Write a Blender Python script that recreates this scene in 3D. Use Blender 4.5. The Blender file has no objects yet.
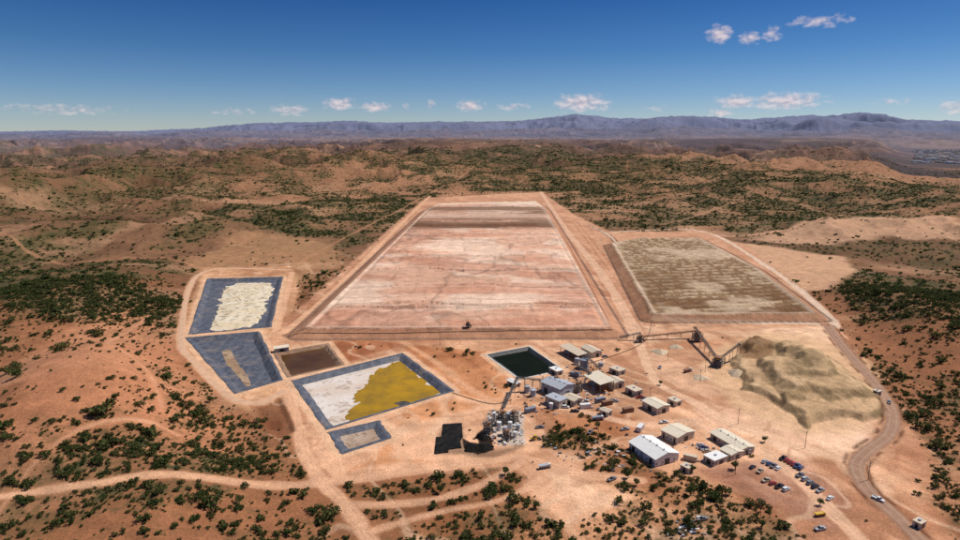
import bpy, math, random
import numpy as np
from mathutils import Vector, Matrix
rng=np.random.default_rng(7); random.seed(7)
scene=bpy.context.scene
# ------------------------------------------------------------------ survey
H=150.0; F=625.0; PITCH=math.radians(12.2)
sp,cp=math.sin(PITCH),math.cos(PITCH)
def G(px,py,z=0.0):
    u=(px-480)/F; v=(py-270)/F
    t=(z-H)/(-sp-v*cp)
    return (u*t,(cp-v*sp)*t)
def GP(pts,z=0.0): return [G(a,b,z) for a,b in pts]
def lin(c):
    c=c/255.0
    return c/12.92 if c<=0.04045 else ((c+0.055)/1.055)**2.4
def C(r,g,b,k=1.10): return np.array([lin(r)/k,lin(g)/k,lin(b)/k])
def sm(x,a,b):
    t=np.clip((x-a)/(b-a),0,1); return t*t*(3-2*t)
# ------------------------------------------------------------------ noise
def vnoise(x,y,seed):
    xf=np.floor(x); yf=np.floor(y)
    xi=xf.astype(np.int64); yi=yf.astype(np.int64)
    fx=x-xf; fy=y-yf
    ux=fx*fx*fx*(fx*(fx*6-15)+10); uy=fy*fy*fy*(fy*(fy*6-15)+10)
    def h(a,b):
        n=(a*374761393+b*668265263+seed*1442695041)&0xffffffff
        n=((n^(n>>13))*1274126177)&0xffffffff
        return ((n^(n>>16))&0xffff)/65535.0
    a=h(xi,yi); b=h(xi+1,yi); c=h(xi,yi+1); d=h(xi+1,yi+1)
    return (a*(1-ux)+b*ux)*(1-uy)+(c*(1-ux)+d*ux)*uy
def fbm(x,y,scale,octv,seed,ridge=False):
    x=x/scale; y=y/scale; s=0; a=1; t=0
    for i in range(octv):
        n=vnoise(x,y,seed+i*17)
        if ridge: n=1-np.abs(2*n-1)
        s=s+a*n; t+=a; a*=0.5
        x,y=(x*1.6-y*1.2)+3.1,(x*1.2+y*1.6)+7.7
    return s/t
# ------------------------------------------------------------------ distance helpers
def segdist(X,Y,ax,ay,bx,by):
    dx,dy=bx-ax,by-ay; L=dx*dx+dy*dy+1e-9
    t=np.clip(((X-ax)*dx+(Y-ay)*dy)/L,0,1)
    return np.hypot(X-(ax+t*dx),Y-(ay+t*dy))
def sd_poly(X,Y,poly,pad=60.0):
    out=np.full(X.shape,-1e4)
    P=np.array(poly)
    m=(X>P[:,0].min()-pad)&(X<P[:,0].max()+pad)&(Y>P[:,1].min()-pad)&(Y<P[:,1].max()+pad)
    if not m.any(): return out
    x=X[m]; y=Y[m]; d=np.full(x.shape,1e9); ins=np.zeros(x.shape,bool)
    n=len(poly)
    for i in range(n):
        ax,ay=poly[i]; bx,by=poly[(i+1)%n]
        d=np.minimum(d,segdist(x,y,ax,ay,bx,by))
        if ay!=by:
            c=((ay>y)!=(by>y))&(x<(bx-ax)*(y-ay)/(by-ay)+ax)
            ins^=c
    out[m]=np.where(ins,d,-d); return out
def d_line(X,Y,line,pad=60.0):
    out=np.full(X.shape,1e4); P=np.array(line)
    m=(X>P[:,0].min()-pad)&(X<P[:,0].max()+pad)&(Y>P[:,1].min()-pad)&(Y<P[:,1].max()+pad)
    if not m.any(): return out
    x=X[m]; y=Y[m]; d=np.full(x.shape,1e9)
    for i in range(len(line)-1):
        d=np.minimum(d,segdist(x,y,*line[i],*line[i+1]))
    out[m]=d; return out
def spline(pts,n=8):
    P=[Vector(p) for p in pts]; out=[]
    for i in range(len(P)-1):
        p0=P[max(i-1,0)];p1=P[i];p2=P[i+1];p3=P[min(i+2,len(P)-1)]
        for k in range(n):
            t=k/n
            out.append(tuple(0.5*((2*p1)+(p2-p0)*t+(2*p0-5*p1+4*p2-p3)*t*t+(3*p1-p0-3*p2+p3)*t**3)))
    out.append(tuple(P[-1])); return out
# ------------------------------------------------------------------ site layout
HEAPZ=5.0; PAD2Z=4.0
HEAP=GP([(303,329),(426,210),(438,204),(535,201),(545,208),(560,235),(612,328)],HEAPZ)
PAD2=GP([(611,243),(640,238),(700,238),(757,268),(818,314),(652,315)],PAD2Z)
SITE=GP([(165,335),(195,270),(285,262),(330,262),(415,195),(560,190),(705,225),(850,320),(910,400),(1010,540),(1030,640),(280,640),(310,540),(285,470),(232,410)])
POND={
 'A':GP([(208,279),(282,277),(270,327),(190,334)]),
 'B':GP([(187,338),(258,332),(281,380),(236,393)]),
 'C':GP([(275,353),(327,344),(343,365),(288,377)]),
 'D':GP([(293,381),(402,354),(452,391),(327,429)]),
 'E':GP([(330,433),(378,422),(389,438),(343,453)]),
 'F':GP([(487,355),(529,347),(562,370),(520,379)]),
}
PDEPTH={'A':2.2,'B':2.6,'C':1.6,'D':2.2,'E':1.4,'F':1.4}
# waste-rock dump: irregular end-tipped benches, partly dug away
BENCH=[([(726,364),(742,348),(775,338),(808,346),(842,362),(872,396),(862,424),(826,420),(800,428),(768,408),(738,396)],4.0,1),
       ([(752,368),(790,350),(832,366),(858,400),(846,414),(812,404),(790,412),(770,392)],4.2,2),
       ([(786,366),(812,360),(836,380),(838,396),(816,390),(796,388)],3.2,3),
       ([(738,352),(758,342),(778,350),(772,362),(750,362)],3.5,4)]
MOUNDS=[((760,398),12,2.0),((690,420),10,1.5),((840,418),14,2.0),((778,378),20,4.5),((822,372),18,3.5)]
MW=[(G(*p),r,h) for p,r,h in MOUNDS]
BW=[(GP(p),h,sd) for p,h,sd in BENCH]
def bench_s(X,Y,poly,sd):
    wx=X+(fbm(X,Y,38,3,400+sd*7)-.5)*34; wy=Y+(fbm(X,Y,38,3,500+sd*7)-.5)*44
    return sd_poly(wx,wy,poly,40)+(fbm(X,Y,8,3,600+sd)-.5)*7
HB=np.sort(np.concatenate([np.random.default_rng(3).uniform(435,1440,16),np.linspace(440,1440,14)]))
HBV=np.random.default_rng(4).uniform(-1,1,len(HB)+2)
mt_az=np.array([-60,-38,-33,-28,-24,-20,-16,-12,-8,-4,0,4,8.6,12,15,19,23,27,31,34,38,42,60])
mt_px=np.array([4,   3,  4,  4,  6,  9, 10, 11,  10,  11, 11,12,16,13,14,14,12,14,15,11,8,7,6])
def hfun(X,Y):
    X=np.asarray(X,float); Y=np.asarray(Y,float)
    r=np.hypot(X,Y); az=np.degrees(np.arctan2(X,Y))
    ds=sd_poly(X,Y,SITE,5000.0); ds=np.where(ds<-9e3,3000,-ds)
    m=sm(ds,0,170.0); m2=sm(ds,40,800.0)
    h=m*(fbm(X,Y,150,5,11)-0.45)*20
    wx=X+(vnoise(X/500,Y/500,301)-.5)*260; wy=Y+(vnoise(X/500,Y/500,302)-.5)*260
    rg=fbm(wx,wy,620,7,23,True)
    big=fbm(X,Y,2300,5,31)
    far=sm(r,1000,4000)*(1-sm(r,9000,15000))
    h=h+m2*((rg-0.5)*(105+130*far)+(big-0.5)*(60+200*far))
    h=h+m*sm(r,500,1100)*(fbm(wx,wy,170,5,25,True)-.5)*24
    h=h+m2*far*14
    for (p,s,a) in [((110,395),75,26),((215,500),45,8),((30,470),70,14),((40,300),120,20),((940,330),110,20),((925,470),55,8)]:
        gx,gy=G(*p); h=h+a*np.exp(-(((X-gx)/s)**2+((Y-gy)/(s*1.15))**2))*sm(ds,-5,60)
    cy=5600+500*(fbm(X,X*0,900,3,71)-.5)
    mm=sm(X,600,1300)*(1-sm(X,3200,3700))*(1-sm(np.abs(Y-cy-600+0.05*X),520,1000))
    topz=78+56*sm(X,1500,2300)+16*(fbm(X,Y,600,3,75)-.5)-34*fbm(X,Y,260,4,77,True)*sm(np.abs(Y-cy-600),300,600)
    h=h*(1-mm)+topz*mm
    bs=sm(az,31.0,34.5)*sm(r,1500,3200)*(1-sm(r,10500,12500))
    h=h*(1-bs*.93)-14*bs
    h=np.where((r<15000)&(h>98),98+34*np.tanh((h-98)/60),h)
    prof=np.interp(az,mt_az,mt_px)
    rn=fbm(X,Y,5200,6,41,True); rn2=fbm(X,Y,2500,5,47,True)
    k1=sm(r,22000,30000)*(1-sm(r,42000,50000))
    h=h+k1*(150+(prof-1.0)*r/F*(0.40+0.85*rn)*sm(rn,0.25,0.8)*1.15-60)
    k2=sm(r,12500,16500)*(1-sm(r,19000,23000))
    h=h+k2*(60+ (120+12*prof)*(rn2**1.5))
    s=sd_poly(X,Y,HEAP); k=np.clip((s+11)/11,0,1)
    h=h*(1-sm(s,-30,-11))+k*HEAPZ+0.9*np.exp(-((s-2)/2.0)**2)
    w2=fbm(X,Y,60,3,103)
    Yq=Y+(w2-.5)*30; bi_=np.searchsorted(HB,Yq)
    h=h+np.where(s>5,HBV[bi_]*1.3+1.1,0)*sm(s,5,9)
    s=sd_poly(X,Y,PAD2); k=np.clip((s+9)/9,0,1)
    h=h*(1-sm(s,-30,-9))+k*PAD2Z+0.9*np.exp(-((s-2)/2.0)**2)
    h=h+0.55*np.sin((Y*0.985-X*0.17)*2*math.pi/13.0+w2*9)*sm(s,5,9)
    # waste-rock dump
    dm=(X>100)&(X<360)&(Y>220)&(Y<560)
    if dm.any():
        xd,yd=X[dm],Y[dm]; add=np.zeros(xd.shape); ct=fbm(xd,yd,30,3,620)
        for poly,bh,sd in BW:
            s=bench_s(xd,yd,poly,sd)
            add+=bh*(0.75*np.clip(s/(bh*1.6),0,1)+0.25*np.clip(s/(bh*6),0,1))*(.75+.5*ct)
        add*=1+.12*(fbm(xd,yd,6,3,621)-.5)
        h=h.copy(); h[dm]+=add
    for (gx,gy),rr,hh in MW:
        a=np.arctan2(Y-gy,X-gx); ca,sa=np.cos(a),np.sin(a)
        d=np.hypot(X-gx,Y-gy)/(rr*(0.8+0.4*vnoise(ca*1.6+9+rr,sa*1.6+rr,5)))
        h=h+hh*np.clip(1-d,0,1)
    h=h+(fbm(X,Y,22,3,61)-.5)*0.5*(1-sm(r,800,1500))
    for k_,P in POND.items():
        s=sd_poly(X,Y,P)
        near=sm(s,-9,-1)
        h=h*(1-near)+0.10*near
        h=h-np.clip((s+0.0)*0.75,0,PDEPTH[k_]+1.4)-np.where(s>0.3,0.5,0)
    s=sd_poly(X,Y,GP([(250,405),(283,397),(298,431),(273,441)])); h=h-1.6*sm(s,0,4)
    return h
def zat(x,y): return float(hfun(np.array([x]),np.array([y]))[0])
# ------------------------------------------------------------------ terrain grid
rows=[0.5,25,60,100,130]
r=150.0
while r<62000:
    rows.append(r)
    r+= min(r*r/(H*F)*0.9, 0.0075*r) if r>190 else 2.0
rows=np.array(rows)
az=np.concatenate([np.linspace(-180,-48,60)[:-1],np.arange(-48,48.001,0.068),np.linspace(48,180,60)[1:]])
az=az[:-1]
NR,NC=len(rows),len(az)
R,A=np.meshgrid(rows,np.radians(az),indexing='ij')
X=(R*np.sin(A)).ravel(); Y=(R*np.cos(A)).ravel()
Z=hfun(X,Y)
print('terrain',NR,NC,len(X))
Rr=R.ravel()
# ------------------------------------------------------------------ paint
n1=fbm(X,Y,420,5,101); n2=fbm(X,Y,60,5,103); n3=fbm(X,Y,9,4,105); n4=fbm(X,Y,1800,4,107); n5=fbm(X,Y,200,6,109,True)
wx=X+(vnoise(X/500,Y/500,301)-.5)*260; wy=Y+(vnoise(X/500,Y/500,302)-.5)*260
rgc=fbm(wx,wy,620,7,23,True); rgs=fbm(wx,wy,170,5,25,True)
def mix(a,b,t): return a*(1-t[:,None])+b*t[:,None]
col=np.tile(C(190,124,80),(len(X),1))
col=mix(col,C(212,156,112),sm(n2,0.5,0.72))
col=mix(col,C(148,92,58),sm(n1,0.42,0.6)*0.75)
midk=sm(Rr,450,1000)
col=mix(col,mix(np.tile(C(108,74,50),(len(X),1)),C(172,120,84),sm(n1*0.3+rgc*0.45+rgs*.25,0.48,0.66)),midk*0.9)
col=mix(col,C(80,54,38),midk*sm(n4,0.42,0.60)*0.55)
col=mix(col,C(70,46,36),sm(Rr,2000,4200)*sm(n5,0.22,0.6)*0.7)
col=mix(col,C(204,152,112),sm(n5,0.68,0.8)*sm(n1,0.45,0.55)*0.45)
veg=0.20+0.8*sm(n2*0.6+n1*0.4-(rgc-.5)*0.35*midk,0.42,0.60)
veg=veg*(0.35+0.65*sm(n3,0.38,0.55))
veg*=0.9
def addveg(poly,amt,soft=60):
    global veg
    s=sd_poly(X,Y,GP(poly),400)+ (n2-.5)*soft*2.5
    k=sm(s,-soft,soft); veg=veg*(1-k)+k*amt*(0.30+0.9*sm(n2,0.35,0.6))*(0.45+0.55*sm(n3,.4,.55))
addveg([(0,255),(90,240),(150,262),(195,290),(175,330),(80,345),(0,400)],1.9,30)
addveg([(175,250),(230,215),(330,202),(420,192),(405,222),(345,240),(310,262),(230,238)],2.2,60)
addveg([(380,165),(560,168),(720,180),(960,195),(960,228),(760,222),(600,225),(560,192),(420,190)],2.0,110)
addveg([(0,150),(200,165),(400,175),(300,200),(100,215),(0,220)],1.1,120)
addveg([(820,260),(960,290),(960,400),(900,370),(860,310)],1.5,22)
addveg([(120,425),(200,415),(290,455),(320,560),(150,560),(60,510)],1.6,8)
addveg([(0,330),(120,330),(150,400),(60,470),(0,480)],0.35,15)
vegtint=C(82,76,42)
col=mix(col,vegtint,np.clip(veg*(0.18+0.40*midk),0,0.8))
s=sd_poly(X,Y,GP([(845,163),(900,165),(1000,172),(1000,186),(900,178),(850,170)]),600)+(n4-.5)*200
col=mix(col,C(48,36,32),sm(s,-120,120)*.85)  # cloud shadow on the far right, painted into the soil colour
def paint(poly,c,amt=1.0,soft=3.0,edge=8.0,vm=None,z=0.0):
    global col,veg
    s=sd_poly(X,Y,GP(poly,z),60)+(n2-.5)*edge*2+(n3-.5)*edge
    k=sm(s,-soft,soft)*amt
    col=mix(col,c,k)
    if vm is not None: veg=veg*(1-sm(s,-soft,soft))+vm*sm(s,-soft,soft)
paint([(60,335),(140,310),(185,335),(225,400),(250,450),(180,480),(100,470),(20,480),(0,430),(20,370)],C(196,128,86),0.7,12,20)
paint([(185,262),(235,235),(330,240),(345,262),(300,285),(200,280)],C(182,132,90),0.7,16,20,0.12)
paint([(740,240),(800,228),(880,222),(960,226),(960,244),(880,240),(830,246)],C(210,160,122),0.7,10,14,0.1)
paint([(700,236),(760,246),(845,256),(856,272),(830,292),(800,292),(770,270)],C(214,162,122),0.85,6,8,0.03)
paint([(175,340),(203,268),(292,266),(300,290),(285,340),(300,400),(262,420),(232,405)],C(206,150,106),0.95,4,4,0.0)
site_c=C(220,162,120)
paint([(262,336),(300,334),(620,334),(650,322),(835,322),(880,375),(925,445),(925,500),(975,560),(975,600),(520,600),(540,560),(530,500),(520,470),(430,476),(330,484),(300,455),(280,395)],site_c,0.92,4,8,0.03)
paint([(425,198),(541,192),(575,215),(610,232),(700,231),(745,245),(835,322),(620,336),(265,340),(280,325)],C(208,150,112),0.95,4,3,0.0)
paint([(840,330),(900,400),(960,470),(960,560),(900,520),(880,440)],C(204,142,100),0.6,6,14)
def patch(poly,c,amt,v,edge=5): paint(poly,c,amt,2.5,edge,v)
patch([(345,484),(420,478),(505,468),(525,478),(500,498),(450,512),(400,527),(360,516)],C(148,94,58),0.88,0.9)
patch([(420,522),(480,505),(530,495),(560,520),(600,560),(400,570)],C(170,112,70),0.8,0.9)
patch([(545,432),(575,420),(605,424),(612,436),(572,450),(545,448)],C(166,108,64),0.7,1.4)
patch([(610,505),(690,478),(760,500),(800,540),(780,570),(590,570),(570,525)],C(188,126,82),0.75,0.85)
patch([(402,345),(484,352),(512,385),(500,402),(462,398),(440,375)],C(194,122,72),0.85,0.12)
patch([(300,336),(360,337),(400,345),(345,362),(330,343)],C(186,114,68),0.85,0.05)
patch([(400,402),(440,396),(490,404),(430,420),(400,428),(395,455),(440,462),(350,470),(392,436)],C(200,130,80),0.85,0.1)
patch([(585,452),(625,448),(650,470),(690,478),(640,498),(590,480)],C(182,118,74),0.7,0.8)
patch([(250,405),(283,397),(298,431),(273,441)],C(136,84,52),0.85,0.1,1)
patch([(545,405),(640,415),(625,440),(560,425)],C(202,134,86),0.75,0.1)
patch([(700,470),(790,452),(850,500),(840,530),(760,500)],C(188,136,108),0.75,0.02)
patch([(860,345),(905,370),(960,420),(960,470),(900,420)],C(162,104,68),0.6,0.8)
patch([(690,400),(850,405),(880,450),(800,460),(700,420)],C(232,182,144),0.75,0.02)
patch([(640,350),(735,350),(740,400),(660,390)],C(230,180,140),0.8,0.02)
patch([(640,322),(830,324),(865,372),(830,352),(740,335),(650,345)],C(228,180,140),0.75,0.02)
patch([(860,372),(882,395),(878,440),(850,452),(846,425)],C(230,182,146),0.7,0.02)
patch([(560,345),(640,372),(665,400),(640,415),(560,412),(520,395)],C(210,162,124),0.6,0.02)
inside=sm(sd_poly(X,Y,SITE,100),-5,15)*(1-midk*0.5)
str_=fbm(X+Y*0.4,Y*0.35,16,4,131)
col=col*(1-(inside*0.40*(sm(n2,.40,.62)+sm(str_,.45,.62)*0.7-0.70))[:,None]*np.array([0.75,1.0,1.15]))
trk=1-np.abs(2*fbm(X*0.8+Y*.2,Y*.55,34,3,171)-1)
col=mix(col,C(238,194,154),inside*sm(trk,.93,.985)*.4)
trk=1-np.abs(2*fbm(X*0.5-Y*.3,Y*.6,26,3,177)-1)
col=mix(col,C(164,106,70),inside*sm(trk,.95,.99)*.4)
# waste-rock dump colours
paint([(716,352),(760,332),(805,334),(866,360),(890,408),(868,436),(800,438),(744,412),(712,378)],C(222,176,130),0.8,5,10,0.0)
for poly,bh,sd in BW:
    s=bench_s(X,Y,poly,sd); L=bh*1.6
    col=mix(col,C(196,158,114),sm(s,-1,3)*.75)
    col=mix(col,C(150,122,84),sm(s,-1.5,1)*(1-sm(s,L-1,L+3))*(.3+.6*sm(n3,.35,.6)))
    col=mix(col,C(224,186,142),np.exp(-((s-L-2)/2.5)**2)*.4*sm(n2,.4,.6))
mk=sd_poly(X,Y,GP([(716,340),(860,335),(885,436),(716,430)]))>0
gul=1-np.abs(2*fbm(X,Y*.7,14,3,641)-1)
col=col*(1-(mk*.22*sm(gul,.88,.98)*sm(Z,1,3))[:,None])
paint([(738,346),(752,341),(774,352),(768,366),(742,362)],C(126,88,54),0.75,2,3)
paint([(780,372),(806,366),(822,378),(812,390),(788,388)],C(146,122,84),0.55,2,4)
# black pad surroundings
paint([(434,456),(436,434),(446,423),(463,423),(466,447),(490,452),(512,447),(505,430),(480,425),(490,410),(520,412),(524,447),(490,460),(462,455)],C(122,92,70),0.7,2,2,0)
paint([(463,449),(478,455),(494,450),(492,438),(484,428),(476,434),(478,443),(470,442),(462,438)],C(24,20,18),0.97,0.6,1,0)
paint([(486,415),(522,410),(526,444),(500,447),(492,436)],C(196,180,164),0.8,1.5,2,0)
# roads
roads=[]
def road(name,pts,w,c=C(228,172,130),edge=C(160,104,66),ea=0.35,amt=0.9,ribbon=False):
    global col,veg
    L=spline(GP(pts),8); d=d_line(X,Y,L)+(n3-.5)*2.4+(n2-.5)*2.6
    k=(1-sm(d,w*.5-1.4,w*.5+1.2))*amt
    ke=np.exp(-((d-w*.5-1.3)/1.2)**2)*ea*sm(n3,.3,.6)
    col=mix(col,edge,ke); col=mix(col,c,k)
    veg=veg*sm(d,w*.5,w*.5+3)
    tr=np.minimum(np.abs(d-w*.22),9); col=col*(1-(0.12*np.exp(-(tr/.5)**2)*k)[:,None])
    if ribbon: roads.append((name,L,w))
road('perimeter_road',[(292,270),(203,272),(181,333),(198,366),(232,398),(262,402),(284,390)],5,ribbon=True)
road('r',[(292,272),(276,330),(262,338),(284,388),(297,420),(303,450),(318,478),(345,505),(376,548)],6)
road('r',[(430,196),(395,230),(345,280),(290,328),(262,336)],8,ea=.7)
road('r',[(270,337),(380,339),(480,338),(620,337),(700,330),(830,324)],8,C(216,158,116))
road('r',[(541,192),(565,228),(600,272),(628,318),(640,345)],10,C(224,174,138))
road('r',[(575,222),(606,262),(636,300),(650,325)],5,C(212,152,112),ea=.8)
road('r',[(590,226),(612,238),(640,280),(652,318)],4,C(216,190,162),C(66,48,38),ea=1)
road('r',[(610,232),(700,231),(765,265),(832,320),(800,323),(655,321)],7,C(228,194,164),ea=.6)
road('r',[(700,232),(740,236),(800,228),(850,222),(960,232)],7,C(218,162,122),ea=.2)
road('r',[(0,528),(100,510),(210,492),(330,482),(420,470),(520,458),(560,470),(640,480)],6,ea=.2,amt=.8)
road('r',[(345,505),(420,502),(478,486),(522,462)],5,ea=.2,amt=.75)
road('r',[(376,530),(440,512),(500,500),(540,480)],4,ea=.2,amt=.7)
road('r',[(0,545),(40,500),(85,470),(150,450),(180,452)],2.5,ea=.0,amt=.45)
road('r',[(150,318),(112,350),(118,380),(150,398),(165,430)],2.0,ea=.0,amt=.3)
road('r',[(0,245),(60,262),(130,258),(200,268)],5,C(194,134,94),ea=0,amt=.5)
road('r',[(300,262),(350,235),(400,210),(440,190),(500,170)],5,C(194,134,94),ea=0,amt=.5)
road('r',[(660,225),(760,205),(860,212),(960,200)],6,C(188,130,92),ea=0,amt=.45)
road('r',[(640,345),(655,380),(690,400),(730,422),(800,446),(856,462)],7,C(236,186,146),ea=.1)
road('r',[(540,405),(585,412),(640,425),(700,425),(760,450),(800,480),(860,540)],7,C(232,180,140),ea=.1)
road('r',[(400,340),(440,365),(480,395),(540,405)],5,C(222,160,114),ea=.15)
road('haul_road',[(828,326),(846,350),(876,385),(892,412),(889,434),(866,452),(856,466),(866,488),(895,515),(940,560)],7,C(150,104,74),C(108,66,42),ea=.9,ribbon=True)
for k_,P in POND.items():
    s=sd_poly(X,Y,P); veg=veg*(1-sm(s,-10,-6))
    col=mix(col,C(228,178,136),sm(s,-6,-4)*0.85)
# main heap surface
s=sd_poly(X,Y,HEAP)
hin=sm(s,-1,1)
y234=G(480,235,5)[1]; y206=G(480,207,5)[1]; y226=G(480,227,5)[1]; y218=G(480,217,5)[1]
Yw=Y+(n2-.5)*30
hc=np.tile(C(216,164,132),(len(X),1))
hc=mix(hc,C(232,196,168),sm(n2,0.46,0.58)*0.75)
hc=mix(hc,C(198,134,102),sm(fbm(X*0.4,Y,45,4,141),0.46,0.60)*0.7)
bi=np.searchsorted(HB,Yw); bv=HBV[bi]
ci=np.floor((X+(n2-.5)*14+bi*13)/ (34+22*(bi%3))).astype(int)
cv=vnoise(ci*3.7+0.5,bi*5.3+0.5,9)*2-1
hc=hc*(1+0.10*bv+0.10*cv)[:,None]
tmp=np.full(len(X),99.0); sel=s>-5; tmp[sel]=np.min(np.abs(Yw[sel][:,None]-HB[None,:]),axis=1)
hc=hc*(1-0.36*np.exp(-(tmp/2.4)**2)*sm(n3+n2,.85,1.1))[:,None]
hc=mix(hc,C(236,204,180),np.exp(-((tmp-6)/2.5)**2)*.3)
cf=((X+(n2-.5)*14+bi*13)/(34+22*(bi%3)))%1; cl_=np.minimum(cf,1-cf)*(34+22*(bi%3))
hc=hc*(1-0.28*np.exp(-(cl_/1.2)**2)*sm(n3,.45,.6))[:,None]
wr=1-np.abs(2*fbm(X*.6,Y*.35,40,4,173)-1); hc=hc*(1-0.28*sm(wr,.93,.99))[:,None]
fb=fbm(X*.15,Y,38,4,151)
dk=sm(Yw,y234,y226)*(1-sm(Yw,y206-10,y206+25))
hc=mix(hc,C(130,94,70),dk*0.88*(0.3+0.7*sm(fb,.40,.5)))
hc=mix(hc,C(208,168,142),dk*np.exp(-((Yw-y218)/34)**2)*.85)
hc=mix(hc,C(108,70,48),np.exp(-((Yw-y226-12)/22)**2)*.85*sm(fb,.25,.45))
hc=mix(hc,C(234,206,178),sm(Yw,y206,y206+50)*.7)
hc=mix(hc,C(232,200,172),np.exp(-((s-3)/2.0)**2)*0.5)
col=mix(col,hc,hin)
col=mix(col,C(184,128,94),sm(s,-12,-10)*(1-hin)*0.7)
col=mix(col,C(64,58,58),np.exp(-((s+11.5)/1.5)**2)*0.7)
d=d_line(X,Y,GP([(284,335),(616,335)])); col=mix(col,C(66,52,42),np.exp(-(d/1.4)**2)*0.6*sm(n3,.35,.5))
# right pad with its drip-line rows
s=sd_poly(X,Y,PAD2); pin=sm(s,-1,1)
rowsn=np.sin((Y*0.985-X*0.17)*2*math.pi/13.0+n2*9)
spots=fbm(X,Y,4.5,2,161)
pc=np.tile(C(142,110,76),(len(X),1))
pc=mix(pc,C(204,176,140),sm(rowsn,-.2,.7)*sm(spots,.36,.55)*0.9)
y1,y2=G(0,304,4)[1],G(0,256,4)[1]
pc=mix(pc,C(112,74,42),(1-sm(Y+(n2-.5)*120,y1-30,y2))*0.78*sm(fbm(X*.3,Y,20,3,163),.34,.52))
pc=mix(pc,C(214,184,150),sm(n2,.54,.66)*0.6)
cr_=(X*0.985+Y*0.17)/16.0; pc=pc*(1-0.25*np.exp(-(((cr_%1)-.5)*16/.8)**2))[:,None]
pc=mix(pc,C(214,184,156),np.exp(-((s-3)/2.)**2)*0.6)
col=mix(col,pc,pin)
col=mix(col,C(156,110,78),sm(s,-10,-8)*(1-pin)*0.7)
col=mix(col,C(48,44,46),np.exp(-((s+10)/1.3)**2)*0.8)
veg*= (1-sm(sd_poly(X,Y,HEAP),-16,-12))*(1-sm(s,-16,-12))
col=col*(0.86+0.28*n3)[:,None]
lum=(col@np.array([.3,.59,.11]))[:,None]; col=lum+(col-lum)*0.92
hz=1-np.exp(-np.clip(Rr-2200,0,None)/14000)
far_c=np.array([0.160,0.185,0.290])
col=mix(col,far_c,np.clip(hz,0,0.95))  # bluish aerial haze baked into the ground colour by distance
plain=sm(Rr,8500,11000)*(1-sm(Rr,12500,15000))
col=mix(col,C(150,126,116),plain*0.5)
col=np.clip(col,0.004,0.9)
veg=np.clip(veg,0,3)
# ------------------------------------------------------------------ mesh
me=bpy.data.meshes.new('terrain')
nv=len(X); me.vertices.add(nv)
me.vertices.foreach_set('co',np.stack([X,Y,Z],1).ravel())
i=np.arange(NR-1)[:,None]*NC; j=np.arange(NC)[None,:]; j2=(j+1)%NC
q=np.stack([i+j,i+NC+j,i+NC+j2,i+j2],-1).reshape(-1,4)[:,::-1]
nf=len(q)
me.loops.add(nf*4); me.loops.foreach_set('vertex_index',q.ravel().astype(np.int32))
me.polygons.add(nf); me.polygons.foreach_set('loop_start',(np.arange(nf)*4).astype(np.int32))
me.polygons.foreach_set('loop_total',np.full(nf,4,np.int32))
me.update(calc_edges=True)
me.polygons.foreach_set('use_smooth',np.ones(nf,bool))
at=me.attributes.new('soil','FLOAT_COLOR','POINT')
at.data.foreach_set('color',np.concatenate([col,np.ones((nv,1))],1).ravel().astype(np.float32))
at=me.attributes.new('scrub','FLOAT','POINT'); at.data.foreach_set('value',veg.astype(np.float32))
at=me.attributes.new('farness','FLOAT','POINT'); at.data.foreach_set('value',hz.astype(np.float32))
terrain=bpy.data.objects.new('terrain',me); scene.collection.objects.link(terrain)
if me.polygons[len(me.polygons)//2].normal.z<0:
    me.flip_normals()
# ------------------------------------------------------------------ materials
class NT:
    def __init__(s,tree): s.t=tree
    def n(s,typ,**k):
        nd=s.t.nodes.new(typ)
        for a,b in k.items(): setattr(nd,a,b)
        return nd
    def l(s,a,b): s.t.links.new(a,b)
def newmat(name):
    m=bpy.data.materials.new(name); m.use_nodes=True; nt=NT(m.node_tree)
    b=m.node_tree.nodes['Principled BSDF']; return m,nt,b
def mmath(nt,op,a,b=None,clamp=False):
    nd=nt.n('ShaderNodeMath',operation=op); nd.use_clamp=clamp
    for i_,v in enumerate((a,b)):
        if v is None: continue
        if isinstance(v,(int,float)): nd.inputs[i_].default_value=v
        else: nt.l(v,nd.inputs[i_])
    return nd.outputs[0]
def mixrgb(nt,f,a,b,bt='MIX'):
    nd=nt.n('ShaderNodeMix',data_type='RGBA',blend_type=bt)
    if isinstance(f,(int,float)): nd.inputs[0].default_value=f
    else: nt.l(f,nd.inputs[0])
    for idx,v in ((6,a),(7,b)):
        if isinstance(v,(tuple,list)): nd.inputs[idx].default_value=(*v[:3],1)
        else: nt.l(v,nd.inputs[idx])
    return nd.outputs[2]
def noise(nt,vec,scale,detail=3,rough=.55):
    nd=nt.n('ShaderNodeTexNoise'); nd.inputs['Scale'].default_value=scale
    nd.inputs['Detail'].default_value=detail; nd.inputs['Roughness'].default_value=rough
    nt.l(vec,nd.inputs['Vector']); return nd.outputs['Fac']
def mrange(nt,v,a,b,c=0,d=1):
    nd=nt.n('ShaderNodeMapRange'); nt.l(v,nd.inputs[0])
    for i_,x in enumerate((a,b,c,d)): nd.inputs[1+i_].default_value=x
    return nd.outputs[0]
m,nt,b=newmat('desert_soil')
ca=nt.n('ShaderNodeAttribute',attribute_name='soil'); va=nt.n('ShaderNodeAttribute',attribute_name='scrub'); fa=nt.n('ShaderNodeAttribute',attribute_name='farness')
geo=nt.n('ShaderNodeNewGeometry'); pos=geo.outputs['Position']
nA=noise(nt,pos,0.9,3,.7); nB=noise(nt,pos,0.11,4,.65); nC=noise(nt,pos,0.32,2,.6)
vA=mrange(nt,nA,.3,.7,.76,1.24); vB=mrange(nt,nB,.3,.7,.80,1.20)
k=mmath(nt,'MULTIPLY',vA,vB)
near=mmath(nt,'SUBTRACT',1.0,fa.outputs['Fac'])
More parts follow.
